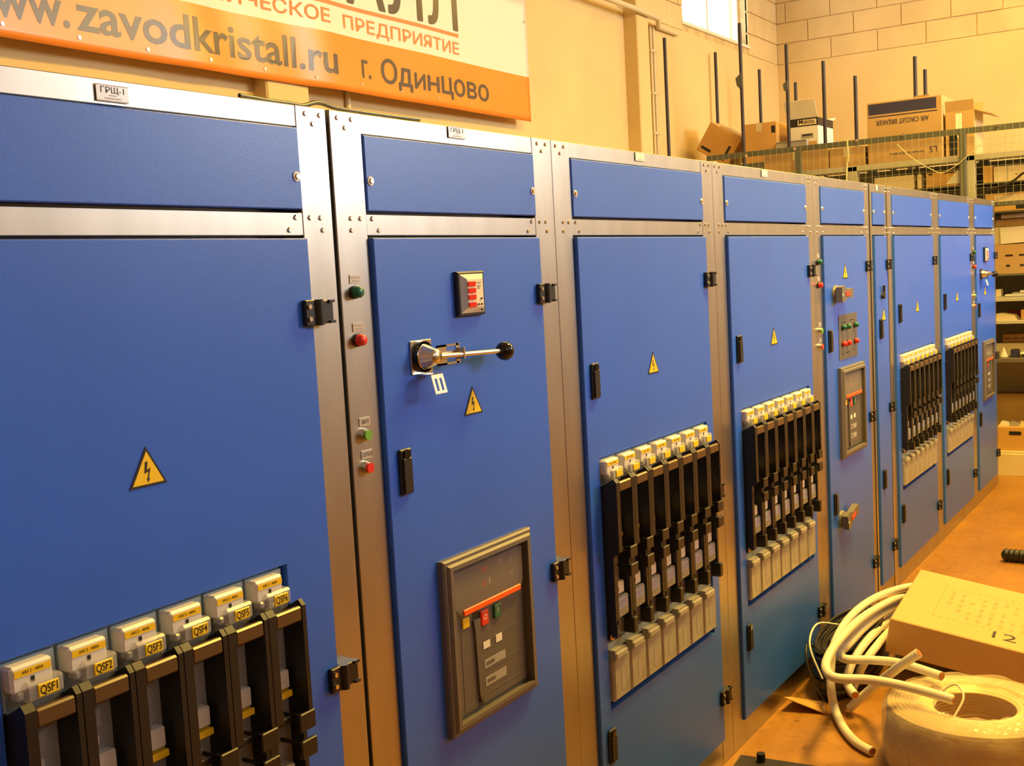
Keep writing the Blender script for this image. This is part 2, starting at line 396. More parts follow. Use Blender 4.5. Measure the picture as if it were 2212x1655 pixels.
sm = bn.modifiers.new('thickness', 'SOLIDIFY'); sm.thickness = .002; sm.offset = 1
def letter(body, xa, xb, z, cap, m, bold=0.0, fat=0.0, mirror=False, name='lettering'):
    """flat lettering that follows the folds of the banner; fat thickens the strokes by overprinting"""
    mb = MB(); vs, fs, wd, h = glyphs(body, bold)
    for k, (dx, dz) in enumerate(((0, 0), (fat, 0), (-fat, 0), (0, fat*.7), (0, -fat*.7)) if fat else ((0, 0),)):
        vv = [(xa+(wd-a if mirror else a)*(xb-xa)/wd+dx, z+b*cap/h+dz) for a, b in vs]
        mb.add([(x, wave(x, zz)-.003-.0001*k, zz) for x, zz in vv], [tuple(reversed(f)) for f in fs] if mirror else fs, m)
    return mb.build(name, bn)
z_url = bxz(722, 160)[1]
letter('zavodkristall.ru', bxz(165, 30)[0], bxz(724, 150)[0], z_url, .152, VINYL_INK, .018)
letter('www.', bxz(165, 30)[0]-.54, bxz(152, 40)[0], z_url, .152, VINYL_INK, .018)
zc = bxz(1050, 218)[1]
letter('г.', bxz(778, 140)[0], bxz(797, 150)[0], zc+.006, .118, VINYL_INK, 0, .004)
letter('Од', bxz(821, 150)[0], bxz(887, 165)[0], zc, .124, VINYL_INK, 0, .0045)
letter('N', bxz(893, 170)[0], bxz(915, 172)[0], zc, .087, VINYL_INK, .01, .004, True)
letter('H', bxz(921, 175)[0], bxz(946, 180)[0], zc, .087, VINYL_INK, .01, .004)
letter('цово', bxz(952, 180)[0], bxz(1057, 200)[0], zc, .124, VINYL_INK, 0, .0045)
letter('ПРЕДПРИЯТИЕ', bxz(737, 45)[0], bxz(991, 110)[0], bxz(990, 120)[1]+.004, .066, ORINK, 0, .0028)
xr = bxz(706, 38)[0]
letter('ТЕХНИЧЕСКОЕ', xr-1.10, xr, bxz(705, 50)[1], .066, ORINK, 0, .0028)
letter('КРИСТАЛЛ', bxz(988, 60)[0]-2.75, bxz(988, 60)[0], bxz(985, 70)[1]+.01, .36, VINYL_INK, 0, .006)
mb = MB(); xa, xb, za = BX0+.8, bxz(990, 78)[0], bxz(990, 82)[1]
for i in range(60):
    p, q = xa+(xb-xa)*i/60, xa+(xb-xa)*(i+1)/60
    mb.add([(p, wave(p, za)-.003, za), (q, wave(q, za)-.003, za), (q, wave(q, za)-.003, za+.022), (p, wave(p, za)-.003, za+.022)], [(0, 1, 2, 3)], ORINK)
mb.build('underline', bn)
for i, x in enumerate([BX0+.3+.36*k for k in range(16)]+[BX1-.04]):
    if x < BX1: MB().cyl((x, wave(x, BZ0+.05)-.006, BZ0+.05), (x, BY+.05, BZ0+.05), .008, STEEL_D, n=10).build('grommet', bn)
MB().cyl((BX1-.03, BY-.008, BZ0+.66), (BX1-.03, BY+.05, BZ0+.66), .008, STEEL_D, n=10).build('grommet', bn)

# ------------------------------------------------------------------ switchgear row
HT, PA, PB, PC, PD = 1.932, 1.893, 1.747, 1.699, 0.087
DF = -0.010                                                            # door face
screw_me = MB().cyl((0, 0, 0), (0, -.003, 0), .0052, STEEL_D, .004, n=10).build('tmp').data
panel_screw_me = MB().cyl((0, 0, 0), (0, -.002, 0), .009, WHITE, n=14).cyl((0, -.002, 0), (0, -.005, 0), .006, STEEL_D, .0045, n=12).build('tmp').data
hinge_me = MB().box(-.030, -.002, -.011, 0, -.023, .023, BLACK, .002).cyl((.004, -.010, -.023), (.004, -.010, .023), .009, BLACK, n=12).box(.002, .044, -.010, .012, -.021, .021, BLACK, .002).box(.030, .044, -.014, .0, -.021, -.016, BLACK).box(.030, .044, -.014, .0, .016, .021, BLACK).build('tmp').data
hinge_screw_me = MB().cyl((0, 0, 0), (0, -.003, 0), .0045, STEEL_D, n=10).build('tmp').data
latch_me = MB().box(-.019, .019, -.008, 0, -.046, .046, BLACK, .003).box(-.014, .014, -.012, -.008, -.042, .028, BLACK, .003).build('tmp').data
lock_me = MB().cyl((0, 0, 0), (0, -.004, 0), .010, BLACKG, n=14).build('tmp').data
tri = [(-.036, 0), (.036, 0), (0, .061)]
tin = [(-.0295, .0038), (.0295, .0038), (0, .0538)]
bolt = [(.004, .038), (-.003, .0395), (-.0055, .022), (.001, .024), (-.001, .010), (.0025, .010), (-.0005, .006), (-.004, .0105), (-.002, .0105), (-.0015, .0195), (-.0085, .0185)]
bolt = [(-.004, .038), (.001, .038), (-.002, .0255), (.005, .028), (.001, .012), (.0035, .013), (-.0005, .0065), (-.003, .013), (-.001, .0125), (.0015, .023), (-.0065, .0205)]
warn_me = MB().prism(tri, 0, -.0012, INK).prism(tin, -.0012, -.0016, YEL).prism(bolt, -.0016, -.002, INK).build('tmp').data
for o in list(bpy.data.objects):
    if o.name.startswith('tmp'): bpy.data.objects.remove(o)

def hinge(t, x, z):
    h = put('hinge', hinge_me, t, (x, DF, z))
    for dz in (-.011, .011): put('screw', hinge_screw_me, h, (-.021, -.011, dz))
def latch(t, x, z):
    h = put('latch', latch_me, t, (x, DF, z)); put('lock_button', lock_me, h, (0, -.008, .035))
def warning(t, x, z): put('warning_sign', warn_me, t, (x, DF, z))
def rivets(post, pts):
    for x, z in pts: put('rivet', screw_me, post, (x, 0, z))

def meter(t, x, z):
    """square panel meter, 96 mm"""
    m = MB().plate(-.05, .05, -.047, .047, -.012, 0, BLACK, ch=.003).build('panel_meter', t, (x, DF, z))
    f = MB(); a, b = .043, .027
    vs = [(-a, -.0122, -.041), (a, -.0122, -.041), (a, -.0122, .041), (-a, -.0122, .041), (-b, -.020, -.028), (b+.004, -.020, -.030), (b+.004, -.020, .030), (-b, -.020, .030)]
    f.add(vs, [(0, 1, 5, 4), (2, 3, 7, 6), (4, 5, 6, 7)], CREAM).add(vs, [(1, 2, 6, 5), (3, 0, 4, 7)], GREYP); f.build('face', m)
    for k, zz in enumerate((.020, .006, -.008, -.024)): MB().box(-.026, .001, -.0225, -.020, zz-.005, zz+.005, DISPLAY).build('display', m)
    for bx, bz in ((.010, -.024), (.022, -.012), (.022, -.024), (.022, -.036)): MB().cyl((bx, -.019, bz), (bx, -.0225, bz), .0022, NAVY, n=8).build('button', m)
    MB().box(.008, .024, -.0204, -.020, .020, .024, GREYP).box(.008, .022, -.0204, -.020, .014, .0155, INK).box(.008, .020, -.0204, -.020, .010, .0112, INK).build('print', m)

def lever_switch(t, x, z):
    """rotary drive with square plate, cone and ball lever"""
    p = MB().box(-.035, .035, -.004, 0, -.034, .034, STEEL_D, .001).cyl((0, -.004, 0), (0, -.012, 0), .032, BLACKG, n=24).build('lever_drive', t, (x, DF, z))
    MB().lathe([(.0, -.044), (.0145, -.044), (.0155, -.040), (.025, -.016), (.026, -.012), (.030, -.012)], (0, 0, 0), STEEL_D, 28, 'y').build('cone', p)
    b = MB()
    for za, zb in ((.007, .0205), (-.0205, -.007)):
        b.box(.018, .098, -.030, -.027, zb-.004 if za > 0 else za, zb if za > 0 else za+.004, STEEL_D)
    b.box(.018, .050, -.030, -.027, -.0205, .0205, STEEL_D).box(.084, .092, -.030, -.027, -.0205, .0205, STEEL_D).box(.050, .084, -.030, -.027, -.007, .007, STEEL_D).prism([(.092, -.0205), (.100, -.010), (.100, .010), (.092, .0205)], -.030, -.027, STEEL_D).box(.089, .093, -.046, -.027, -.012, .012, STEEL_D)
    b.build('slotted_bracket', p)
    MB().cyl((.008, -.038, 0), (.232, -.044, -.008), .0052, STEEL_D, n=14).build('lever', p)
    MB().sphere((.245, -.0445, -.009), .021, BLACKG).build('ball_knob', p)
    c = MB()
    c.box(-.014, .026, -.034, 0, -.037, -.0345, STEEL_D); y0, z0, y1, z1 = -.034, -.036, -.044, -.074
    def q(x0, x1, a, b2):
        ya, za = y0+(y1-y0)*a, z0+(z1-z0)*a; yb, zb = y0+(y1-y0)*b2, z0+(z1-z0)*b2
        c.add([(x0, ya, za), (x1, ya, za), (x1, yb, zb), (x0, yb, zb), (x0, ya+.001, za-.001), (x1, ya+.001, za-.001), (x1, yb+.001, zb-.001), (x0, yb+.001, zb-.001)], [(3, 2, 1, 0), (4, 5, 6, 7), (0, 1, 5, 4), (1, 2, 6, 5), (2, 3, 7, 6), (3, 0, 4, 7)], ENAMEL)
    q(-.014, .026, 0, .2); q(-.014, .026, .85, 1); q(-.014, -.006, .2, .85); q(.002, .010, .2, .85); q(.018, .026, .2, .85)
    c.build('padlock_tab', p)

def rotary(t, x, z, ang=0.0, small=False):
    """moulded pistol handle with a red insert"""
    k = 0.38 if small else 1.0
    b = MB().lathe([(0, -.014*k), (.030*k, -.014*k), (.036*k, -.008*k), (.037*k, 0)], (0, 0, 0), BLACK if small else BROWN, 24, 'y').build('rotary_handle', t, (x, DF, z), (0, -ang, 0))
    MB().prism([(-.036*k, -.030*k), (-.010*k, -.034*k), (.045*k, -.018*k), (.120*k, -.020*k), (.124*k, -.012*k), (.124*k, .014*k), (.118*k, .020*k), (.045*k, .016*k), (-.010*k, .034*k), (-.036*k, .028*k)], -.014*k, -.040*k, BLACK if small else BROWN).build('grip', b)
    if not small: MB().box(.012, .072, -.0425, -.0395, -.010, .008, RED, .002).box(-.034, -.026, -.0415, -.040, -.006, .004, PAPER).build('red_insert', b)

def post_buttons(t, lbl=False):
    for k, (z, c, met) in enumerate(((1.597, GREEN, 0), (1.507, RED, 0), (1.327, GREEN2, 1), (1.264, RED, 1))):
        b = MB().cyl((0, 0, 0), (0, -.005 if not met else -.010, 0), .0125, STEEL_D if met else BLACK, n=20).build('push_button' if met else 'indicator_lamp', t, (.036, 0, z))
        if met: MB().cyl((0, -.010, 0), (0, -.014, 0), .0098, c, n=20).build('cap', b)
        else: MB().lathe([(0, -.019), (.0085, -.019), (.0105, -.016), (.011, -.005)], (0, 0, 0), c, 20, 'y').build('cap', b)
        p = MB().box(-.016, .016, -.0015, 0, -.008, .008, PLATE)
        if met and lbl: p.text('ВКЛ' if c is GREEN2 else 'ОТКЛ', -.009 if c is GREEN2 else -.012, -.004, -.0018, INK, cap=.007, bold=.01)
        else: p.box(-.012, .012, -.0018, -.0014, .002, .0045, GREYP).box(-.010, .010, -.0018, -.0014, -.0045, -.002, GREYP)
        p.build('engraved_plate', t, (.042, 0, z+.0245))

def breaker(t, x, z):
    """withdrawable air circuit breaker front, x,z = lower corner on the hinge-free side"""
    w_, h_ = .345, .378
    b = MB().plate(0, w_, 0, h_, -.016, 0, BROWN, (.024, w_-.024, .022, h_-.022), .004).plate(.010, w_-.010, .010, h_-.010, -.022, -.014, BROWN, (.026, w_-.026, .024, h_-.024), .005).build('circuit_breaker', t, (x, DF, z))
    MB().box(.036, w_-.040, -.006, -.002, .032, h_-.032, BROWN2).box(.024, w_-.024, -.002, 0, .022, h_-.022, BROWN2).build('front_plate', b)
    for k, zz in enumerate((.05, .10, .105, .165, .17, .215, .238)): MB().box(.145, w_-.045, -.0068, -.0055, zz, zz+.0012, BROWN).build('rib', b)
    MB().box(.060, .0615, -.0068, -.0055, .030, .255, BROWN).build('groove', b)
    c0, c1 = .036, w_-.040
    cv = MB().prism([(c0, .270), (c0+.024, .246), (c1-.012, .246), (c1, .270), (c1, h_-.034), (c0, h_-.034)], -.0065, -.013, CLEARD).build('clear_cover', b)
    d = MB()
    for zz in (.325, .292):
        for k in range(10): d.box(c0+.018+.010*k, c0+.024+.010*k, -.0062, -.0057, zz, zz+.0022, GREEN2)
    d.box(.150, .172, -.0064, -.0057, .318, .330, RED).box(.150, .168, -.0064, -.0057, .286, .297, RED).box(.176, .182, -.0064, -.0057, .286, .302, PAPER).box(.262, .272, -.0064, -.0057, .315, .330, GREYP).box(.262, .274, -.0064, -.0057, .285, .293, GREYP).box(.215, .235, -.0064, -.0057, .322, .333, GREYP)
    d.build('trip_unit', b)
    MB().box(c0+.026, c1-.016, -.017, -.0128, .246, .260, ORANGE, .002).build('red_strip', b)
    MB().box(.066, .092, -.009, -.0055, .216, .238, YEL, .002).build('release_button', b)
    MB().box(.132, .162, -.0115, -.0055, .203, .238, RED, .003).text('O', .141, .216, -.0118, PAPER, cap=.012).build('open_button', b)
    MB().box(.184, .212, -.0115, -.0055, .205, .238, GREEN, .003).text('I', .196, .218, -.0118, PAPER, cap=.012).build('close_button', b)
    lv = [(.104, .225), (.128, .225), (.128, .060), (.118, .040), (.112, .060), (.108, .200)]
    MB().prism(lv, -.0058, -.011, BROWN2).box(.106, .128, -.0064, -.0054, .223, .243, BLACK).box(.112, .130, -.0064, -.0054, .030, .050, BLACK).box(.1285, .1305, -.0066, -.0055, .055, .225, BROWN).build('charging_lever', b)  # the black boxes paint in the shade of the lever's hollows
    for xx, zz, ww, hh in ((.140, .150, .026, .016), (.190, .150, .024, .017)): MB().box(xx, xx+ww, -.0072, -.0055, zz, zz+hh, PAPER).build('status_window', b)
    for zz in (.105, .066): MB().box(.142, .225, -.0066, -.0055, zz, zz+.020, GREYP).box(.148, .180, -.0069, -.0065, zz+.006, zz+.014, BROWN2).build('rating_plate', b)

# ---- fuse switch strip, built once for each pitch and copied
def strip_parts(p, zt):
    k = p/.1; P = {}
    P['fuse_switch'] = MB().box(0, p, .004, .05, .470, zt, GREYBL).box(.003, p-.003, -.004, .004, zt-.075, zt-.003, GREYBL, .001).box(.010*k, p-.010*k, -.004, .004, .69, zt-.075, GREYP).box(0, p, -.006, .006, .612, .634, GREYBL, .001).box(0, .006, -.006, .004, .64, zt-.07, BLACK)
    hz1, hz0 = zt-.005, zt-.043
    P['head_cap'] = MB().box(.004, .076*k, -.026, 0, hz0, hz1, WHITE, .004)
    P['head_print'] = MB().box(.010*k, .072*k, -.0268, -.0255, hz1-.016, hz1-.006, YEL).text('ARS 2 - 400A', .022*k, hz1-.0125, -.0271, INK, cap=.0042, bold=.01).box(.037*k, .043*k, -.0268, -.0255, hz1-.028, hz1-.019, INK)
    P['label_holder'] = MB().box(.022*k, .088*k, -.034, -.012, zt-.058, zt-.030, CLEAR, .004).box(.008, .022*k, -.030, -.012, zt-.052, zt-.040, CLEAR, .003)
    P['clear_hood'] = MB().box(.006, p-.006, -.020, -.004, zt-.088, zt-.050, CLEARD, .003)
    hd = MB(); f = -.050
    top = zt-.062
    hd.box(.020*k, .089*k, f-.004, f+.008, top-.026, top, HANDLE_F, .003)                         # front bar
    side = lambda x0, x1: hd.add([(x, y, z) for x in (x0, x1) for y, z in ((-.006, top-.012), (f+.004, top+.010), (f-.004, top), (f-.004, .885), (f+.014, .87), (f+.014, .69), (-.006, .69))],
                                 [(0, 1, 2, 3, 4, 5, 6), (13, 12, 11, 10, 9, 8, 7)]+[(i, 7+i, 7+(i+1) % 7, (i+1) % 7) for i in range(7)], BLACK)
    side(.001*k, .020*k); side(.089*k, .099*k)
    hd.box(.020*k, .086*k, -.030, -.022, top-.035, top-.026, BLACK).box(.020*k, .086*k, f+.012, f+.018, .872, .884, BLACK, .002)
    for zz in (.886, .838): hd.box(.060*k, .104*k, f-.006, f+.004, zz-.032, zz, BLACK, .002).box(.060*k, .064*k, f-.006, -.006, zz-.006, zz, BLACK)
    hd.box(.004, .012*k, -.036, -.006, .655, .70, BLACK)
    hd.box(.084*k, .106*k, -.046, -.004, .645, .688, BLACK, .002)
    P['handle'] = hd
    P['middle_cap'] = MB().box(.030*k, .080*k, -.022, 0, .925, .958, WHITE, .003).box(.030*k, .080*k, -.026, -.004, .911, .922, YEL, .001).box(.034*k, .060*k, -.010, 0, .968, .982, WHITE, .002).box(.030*k, .064*k, -.012, 0, .992, 1.022, GREYP, .002).box(.034*k, .040*k, -.0226, -.0215, .934, .945, INK).box(.034*k, .066*k, -.014, 0, .862, .892, GREYP, .002)
    P['lower_cap'] = MB().box(.008, .074*k, -.026, 0, .760, .794, WHITE, .003).box(.012, .040*k, -.014, 0, .794, .808, GREYBL, .003).box(.036*k, .041*k, -.0266, -.0255, .770, .780, INK).box(.018*k, .082*k, -.030, -.018, .720, .748, LABELBLUE, .002)
    P['lower_holder'] = MB().box(.006, .086*k, -.032, -.004, .700, .756, CLEAR, .004).box(.010, .084*k, -.016, -.004, .645, .690, CLEARD, .003)
    P['terminal_cover'] = MB().box(.003, p-.003, -.022, .004, .478, .596, COVER, .006).prism([(.006, .618), (.066*k, .618), (.066*k, .590), (.006, .590)], -.026, -.006, COVER).box(p*.5-.008, p*.5+.008, -.0226, -.021, .502, .558, GREYP).box(.004, .070*k, -.032, -.018, .594, .612, COVER, .003)
    return {n: m.mesh(n) for n, m in P.items()}
SP1, SP = strip_parts(.0905, 1.133), strip_parts(.1, 1.128)
bolt_me = MB().cyl((0, 0, 0), (0, -.010, 0), .012, BLACK, n=14).lathe([(.0045, -.012), (.0085, -.014), (.0085, -.008)], (0, 0, 0), BRASS, 16, 'y').mesh('bolt')
def strips(t, x, n, parts, p, zt, names=None):
    for i in range(n):
        b = put('fuse_switch', parts['fuse_switch'], t, (x+i*p, 0, 0))
        for nm, me in parts.items():
            if nm != 'fuse_switch': put(nm, me, b)
        l = MB().box(.040*p*10, .076*p*10, -.0365, -.0335, zt-.054, zt-.036, YEL, .001)
        if names: l.text(names[i], .043*p*10, zt-.0500, -.0368, INK, cap=.0115, width=.030*p*10, bold=.012)
        l.build('name_tag', b)
        if i == 0:
            for zz in (1.0, .822, .654): put('bolt', bolt_me, b, (.010, -.006, zz))

def cabinet(x0, wd, label, hole=None, mg=.088, gap=0.0, name='switchgear_cabinet'):
    t = thing(name, label, 'cabinet', (x0, 0, 0)); w_ = wd-gap; a, b = mg, wd-mg
    MB().box(.004, w_-.004, .055, .80, 0.0, HT-.004, STEEL).build('body', t)
    pl = MB().box(0.0005, a+.001, 0, .052, 0, HT, STEEL, .0015).build('post', t)
    pr_ = MB().box(b-.001, w_-.0005, 0, .052, 0, HT, STEEL, .0015).build('post', t)
    MB().box(a, b, .0015, .052, PA+.001, HT, STEEL, .0015).build('top_rail', t)
    mr = MB().box(a, b, .001, .052, PC+.004, PB-.003, STEEL, .0015).build('middle_rail', t)
    MB().box(a, b, .001, .052, 0, PD-.003, STEEL, .0015).build('bottom_rail', t)
    up_ = MB().plate(a+.002, b-.002, PB+.002, PA-.001, -.004, .02, BLUE).build('upper_panel', t)
    put('screw', panel_screw_me, up_, (a+.014, -.004, 1.806)); put('screw', panel_screw_me, up_, (b-.014, -.004, 1.806))
    dr = MB().plate(a+.004, b-.002, PD, PC-.001, DF, .02, BLUE, hole).build('door', t)
    if mg > .06:
        rivets(pl, [(.022, HT-.013), (.062, HT-.013), (.042, HT-.030), (.042, 1.735), (.070, 1.735), (.042, 1.713)])
        rivets(pr_, [(b+.024, HT-.013), (b+.062, HT-.013), (b+.042, HT-.030), (b+.018, 1.735), (b+.046, 1.735), (b+.050, 1.713)])
        for xx, zz in ((a+.018, 1.735), (a+.036, 1.713), (b-.018, 1.735), (b-.036, 1.713)): put('rivet', screw_me, mr, (xx, .001, zz))
    else:
        rivets(pl, [(.018, HT-.013), (.018, HT-.030), (.018, 1.735), (.018, 1.713)]); rivets(pr_, [(b+.022, HT-.013), (b+.022, HT-.030), (b+.022, 1.735), (b+.022, 1.713)])
    for z in (1.566, .897, .232): hinge(t, b-.002, z)
    return t
def name_plate(t, x, w_, z, txt=None, m=PLATE):
    p = MB().box(0, w_, -.0015, 0, 0, .025, m, .0004).box(.001, w_-.001, -.0018, -.0014, .001, .0018, GREYP).box(.001, w_-.001, -.0018, -.0014, .0232, .024, GREYP)
    if txt: p.text(txt, w_*.14, .0125, -.0019, INK, cap=.0085, width=w_*.72)
    p.box(w_*.38, w_*.62, -.0018, -.0014, .0085, .0097, GREYP).box(w_*.25, w_*.75, -.0018, -.0014, .004, .0056, GREYP)
    p.build('name_plate', t, (x, 0, z))

OPN = (.150, .858, .458, 1.130)
c1 = cabinet(-1.0, 1.0, 'blue steel cabinet with six fuse switches tagged QSF1 to QSF6', (.245, .798, .45, 1.136), gap=.009)
name_plate(c1, .491, .058, 1.899, 'ГРЩ-1'); warning(c1, .517, 1.325); latch(c1, .14, 1.33)
strips(c1, .248, 6, SP1, .0905, 1.133, ['QSF%d' % (i+1) for i in range(6)])
c2 = cabinet(0.0, .8, 'blue steel cabinet with square red-digit meter and ball lever, beside the QSF-tagged fuse cabinet')
name_plate(c2, .374, .062, 1.907, 'ГРЩ-1'); meter(c2, .397, 1.579); lever_switch(c2, .217, 1.459); warning(c2, .393, 1.319)
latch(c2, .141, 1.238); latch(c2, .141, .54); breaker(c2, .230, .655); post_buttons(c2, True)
c3 = cabinet(.8, 1.0, 'blue steel cabinet with seven fuse switches beside the cabinet with circuit breaker and post buttons', OPN)
name_plate(c3, .458, .056, 1.906, m=PAPER); warning(c3, .494, 1.316); latch(c3, .142, 1.332); latch(c3, .142, .366); strips(c3, .153, 7, SP, .1, 1.128)
c4 = cabinet(1.8, 1.0, 'blue steel cabinet with seven fuse switches next to the cabinet with two red-marked rotary handles', OPN)
name_plate(c4, .444, .056, 1.904, m=PAPER); warning(c4, .486, 1.317); latch(c4, .145, 1.329); latch(c4, .145, .356); strips(c4, .153, 7, SP, .1, 1.128)
c5 = cabinet(2.8, .8, 'blue steel cabinet with two rotary handles and a plate of six signal lamps')
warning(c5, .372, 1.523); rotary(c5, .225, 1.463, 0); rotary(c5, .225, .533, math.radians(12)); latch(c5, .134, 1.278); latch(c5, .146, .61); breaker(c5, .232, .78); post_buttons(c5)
lp = MB().box(0, .262, -.002, 0, 0, .186, BROWN2).box(.03, .10, -.0024, -.0018, .152, .156, INK).box(.15, .22, -.0024, -.0018, .156, .160, INK).box(.03, .05, -.0024, -.0018, .022, .026, INK).box(.09, .15, -.0024, -.0018, .024, .028, INK).box(.19, .21, -.0024, -.0018, .03, .034, INK).build('lamp_plate', c5, (.258, DF, 1.188))
for xx in (.045, .112, .222):
    for zz, c in ((.134, GREEN), (.066, RED)): MB().cyl((xx, -.002, zz), (xx, -.006, zz), .0125, BLACK, n=18).lathe([(0, -.020), (.0085, -.020), (.011, -.016), (.0115, -.006)], (xx, 0, zz), c, 18, 'y').build('signal_lamp', lp)
c6 = cabinet(3.6, .3, 'narrow blue steel cabinet standing between the signal-lamp cabinet and the fuse switch cabinets', mg=.043)
for x in (.004, .296): MB().box(x-.006, x+.006, -.006, .0, 0, HT, STEEL_D, .002).build('cover_strip', c6)
name_plate(c6, .12, .03, 1.903, m=PAPER); warning(c6, .163, 1.309); rotary(c6, .140, 1.425, math.radians(80), True); latch(c6, .105, 1.274); latch(c6, .105, .576)
c7 = cabinet(3.9, 1.0, 'blue steel cabinet with seven fuse switches next to the narrow cabinet', OPN)
warning(c7, .52, 1.313); latch(c7, .155, 1.325); latch(c7, .140, .345); strips(c7, .153, 7, SP, .1, 1.128)
c8 = cabinet(4.9, 1.0, 'blue steel cabinet with seven fuse switches next to the end cabinet of the row', OPN)
warning(c8, .49, 1.320); latch(c8, .150, 1.332); latch(c8, .150, .345); strips(c8, .153, 7, SP, .1, 1.128)
c9 = cabinet(5.9, .8, 'blue steel cabinet with meter and ball lever at the row end near the racks')
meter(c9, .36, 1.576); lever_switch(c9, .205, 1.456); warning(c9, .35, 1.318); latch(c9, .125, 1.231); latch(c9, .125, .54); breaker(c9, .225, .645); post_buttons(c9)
# cord lying on the roof of the first cabinets
P = [(pt(x, y, Y=.06)) for x, y in ((508, 208), (540, 213), (575, 219), (620, 224), (655, 228), (690, 221), (730, 232), (780, 240), (840, 249), (905, 259))]
tag(MB().tube(spline([(p.x, .06+.01*math.sin(9*p.x), max(p.z, HT+.005)) for p in P], 5), .0042, CABLE_B, 8).build('loose_cord'), 'dark loose cord lying along the cabinet roof edge', 'cord')

# ------------------------------------------------------------------ storage racks, mesh partition, boxes
XM, XR = 6.95, 7.02
def yz(px, py, X): p = pt(px, py, X=X); return p.y, p.z
# mesh partition
mf = thing('mesh_partition', 'grey wire mesh partition with steel rails standing before the storage racks', 'partition', (XM, 0, 0))
zr1, zr0 = yz(1900, 297, XM)[1], yz(1900, 309, XM)[1]
MB().box(-.018, .018, -1.5, yz(1528, 346, XM)[0], zr0, zr1, GREYST, .002).build('top_rail', mf)
MB().box(-.015, .015, -1.5, yz(1528, 346, XM)[0], 1.90, 1.93, GREYST, .002).build('lower_rail', mf)
for px in (1724, 2080): y = yz(px, 330, XM)[0]; MB().box(-.02, .02, y-.022, y+.022, 0, zr1, GREYST, .003).build('post', mf)
MB().box(-.02, .02, -1.5, -1.456, 0, zr1, GREYST, .003).build('post', mf)
for px, py in ((1615, 337), (1719, 322), (1853, 304), (1952, 292), (2156, 272)): y, z = yz(px, py, XM); MB().cyl((-.018, y, z), (-.028, y, z), .011, STEEL_D, n=10).build('bolt', mf)
wm = MB(); y1 = yz(1528, 346, XM)[0]
y = -1.46
while y < y1: wm.box(-.0210, -.0190, y-.0011, y+.0011, 1.91, zr1-.002, WIRE); y += .0475
z = 1.94
while z < zr0: wm.box(-.0192, -.0175, -1.48, y1, z-.0008, z+.0008, WIRE); z += .0475
o = wm.build('wire_mesh', mf); o['kind'] = 'stuff'
# front rack
zbm = yz(1990, 345, XR)[1]; zb0 = yz(1990, 357, XR)[1]
rk = thing('storage_rack', 'tall grey steel storage rack loaded with boxes behind the mesh partition', 'rack', (XR, 0, 0))
RY0, RY1, RD = -.95, 2.25, .55
decks = [(zb0, zbm), None]
def deck(z, th=.03, m=GREYST2): MB().box(0, RD, RY0, RY1, z-th, z-.0008, m, .002).build('shelf', rk)
deck(zbm, .012); MB().box(-.012, .0, RY0, RY1, zb0, zbm, GREYST2, .002).build('beam', rk)
Z2 = yz(2000, 406, XR)[1]; Z3 = yz(2190, 455, XR)[1]; Z4 = yz(2190, 592, XR)[1]; Z5 = yz(2190, 643, XR)[1]; Z6 = yz(2190, 692, XR)[1]; Z7 = yz(2190, 774, XR)[1]; Z8 = yz(2190, 975, XR)[1]
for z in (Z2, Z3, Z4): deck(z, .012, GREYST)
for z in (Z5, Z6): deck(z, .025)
deck(Z7, .03, BROWN); deck(Z8, .02, CARD_L)
MB().box(-.01, .01, RY0, RY1, 0, Z8-.02, CARD_L, .002).build('plinth_board', rk)
for yy in (RY0+.04, yz(2095, 360, XR)[0], yz(1842, 365, XR)[0], RY1-.04):
    for xx in (-.012, RD-.03): MB().box(xx, xx+.045, yy-.035, yy+.035, 0, zbm-.004, GREYST2, .003).build('upright', rk)
MB().box(RD, RD+.004, RY0, RY1, Z8, zbm-.02, GREYST2).build('back_panel', rk)
# back rack deck
BKX0, BKX1, BKZ = 7.80, 8.45, 2.44
bk = thing('storage_rack', 'rear steel rack with a flat deck carrying loose cartons under the window', 'rack', (BKX0, 0, 0))
MB().box(0, BKX1-BKX0, .9, 2.72, BKZ-.03, BKZ, GREYST).build('shelf', bk)
for xx in (.02, BKX1-BKX0-.06):
    for yy in (.92, 2.66): MB().box(xx, xx+.04, yy, yy+.04, 0, BKZ-.03, GREYST).build('upright', bk)
# poles
XP = 7.70
for n, (px, py, X) in enumerate(((1597, 50, XP), (1698, 96, XP), (1778, 132, XP), (1847, 164, XP), (1435, 82, 7.40), (1545, 113, 8.60), (1640, 150, 9.0), (1718, 178, 9.0), (1976, 122, XP), (1998, 150, 8.1))):
    y, z = yz(px, py, X)
    tag(MB().cyl((X, y, 0), (X, y, z), .0145, POLE, n=12).build('steel_pole'), ['tall dark steel pole with torn tape, standing by the tilted carton', 'dark steel pole before the black-banded white carton', 'dark steel pole crossing the side of the black-banded white carton', 'dark steel pole standing alone between white carton and navy-banded carton', 'dark steel pole standing alone close to the wall conduits', 'dark steel pole rising behind the tilted carton', 'dark steel pole rising behind the square brown carton', 'short dark steel pole rising behind the open white carton', 'taller dark steel pole behind the navy-banded carton', 'shorter dark steel pole behind the navy-banded carton'][n], 'pole', 'steel poles in the storage area')
for (px, py, s) in ((1597, 172, 1), (1697, 185, .7)):
    y, z = yz(px, py, XP)
    tag(MB().prism([(-.02*s, -.05*s), (.005, -.08*s), (.03*s, -.02*s), (.022*s, .05*s), (.0, .035*s), (-.03*s, .01*s)], -.004, .004, GREYST).build('torn_tape', loc=(XP-.018, y-.004, z), rot=(0, 0, math.radians(-90))), ('large' if s == 1 else 'small')+' scrap of torn grey tape stuck to a steel pole', 'tape')

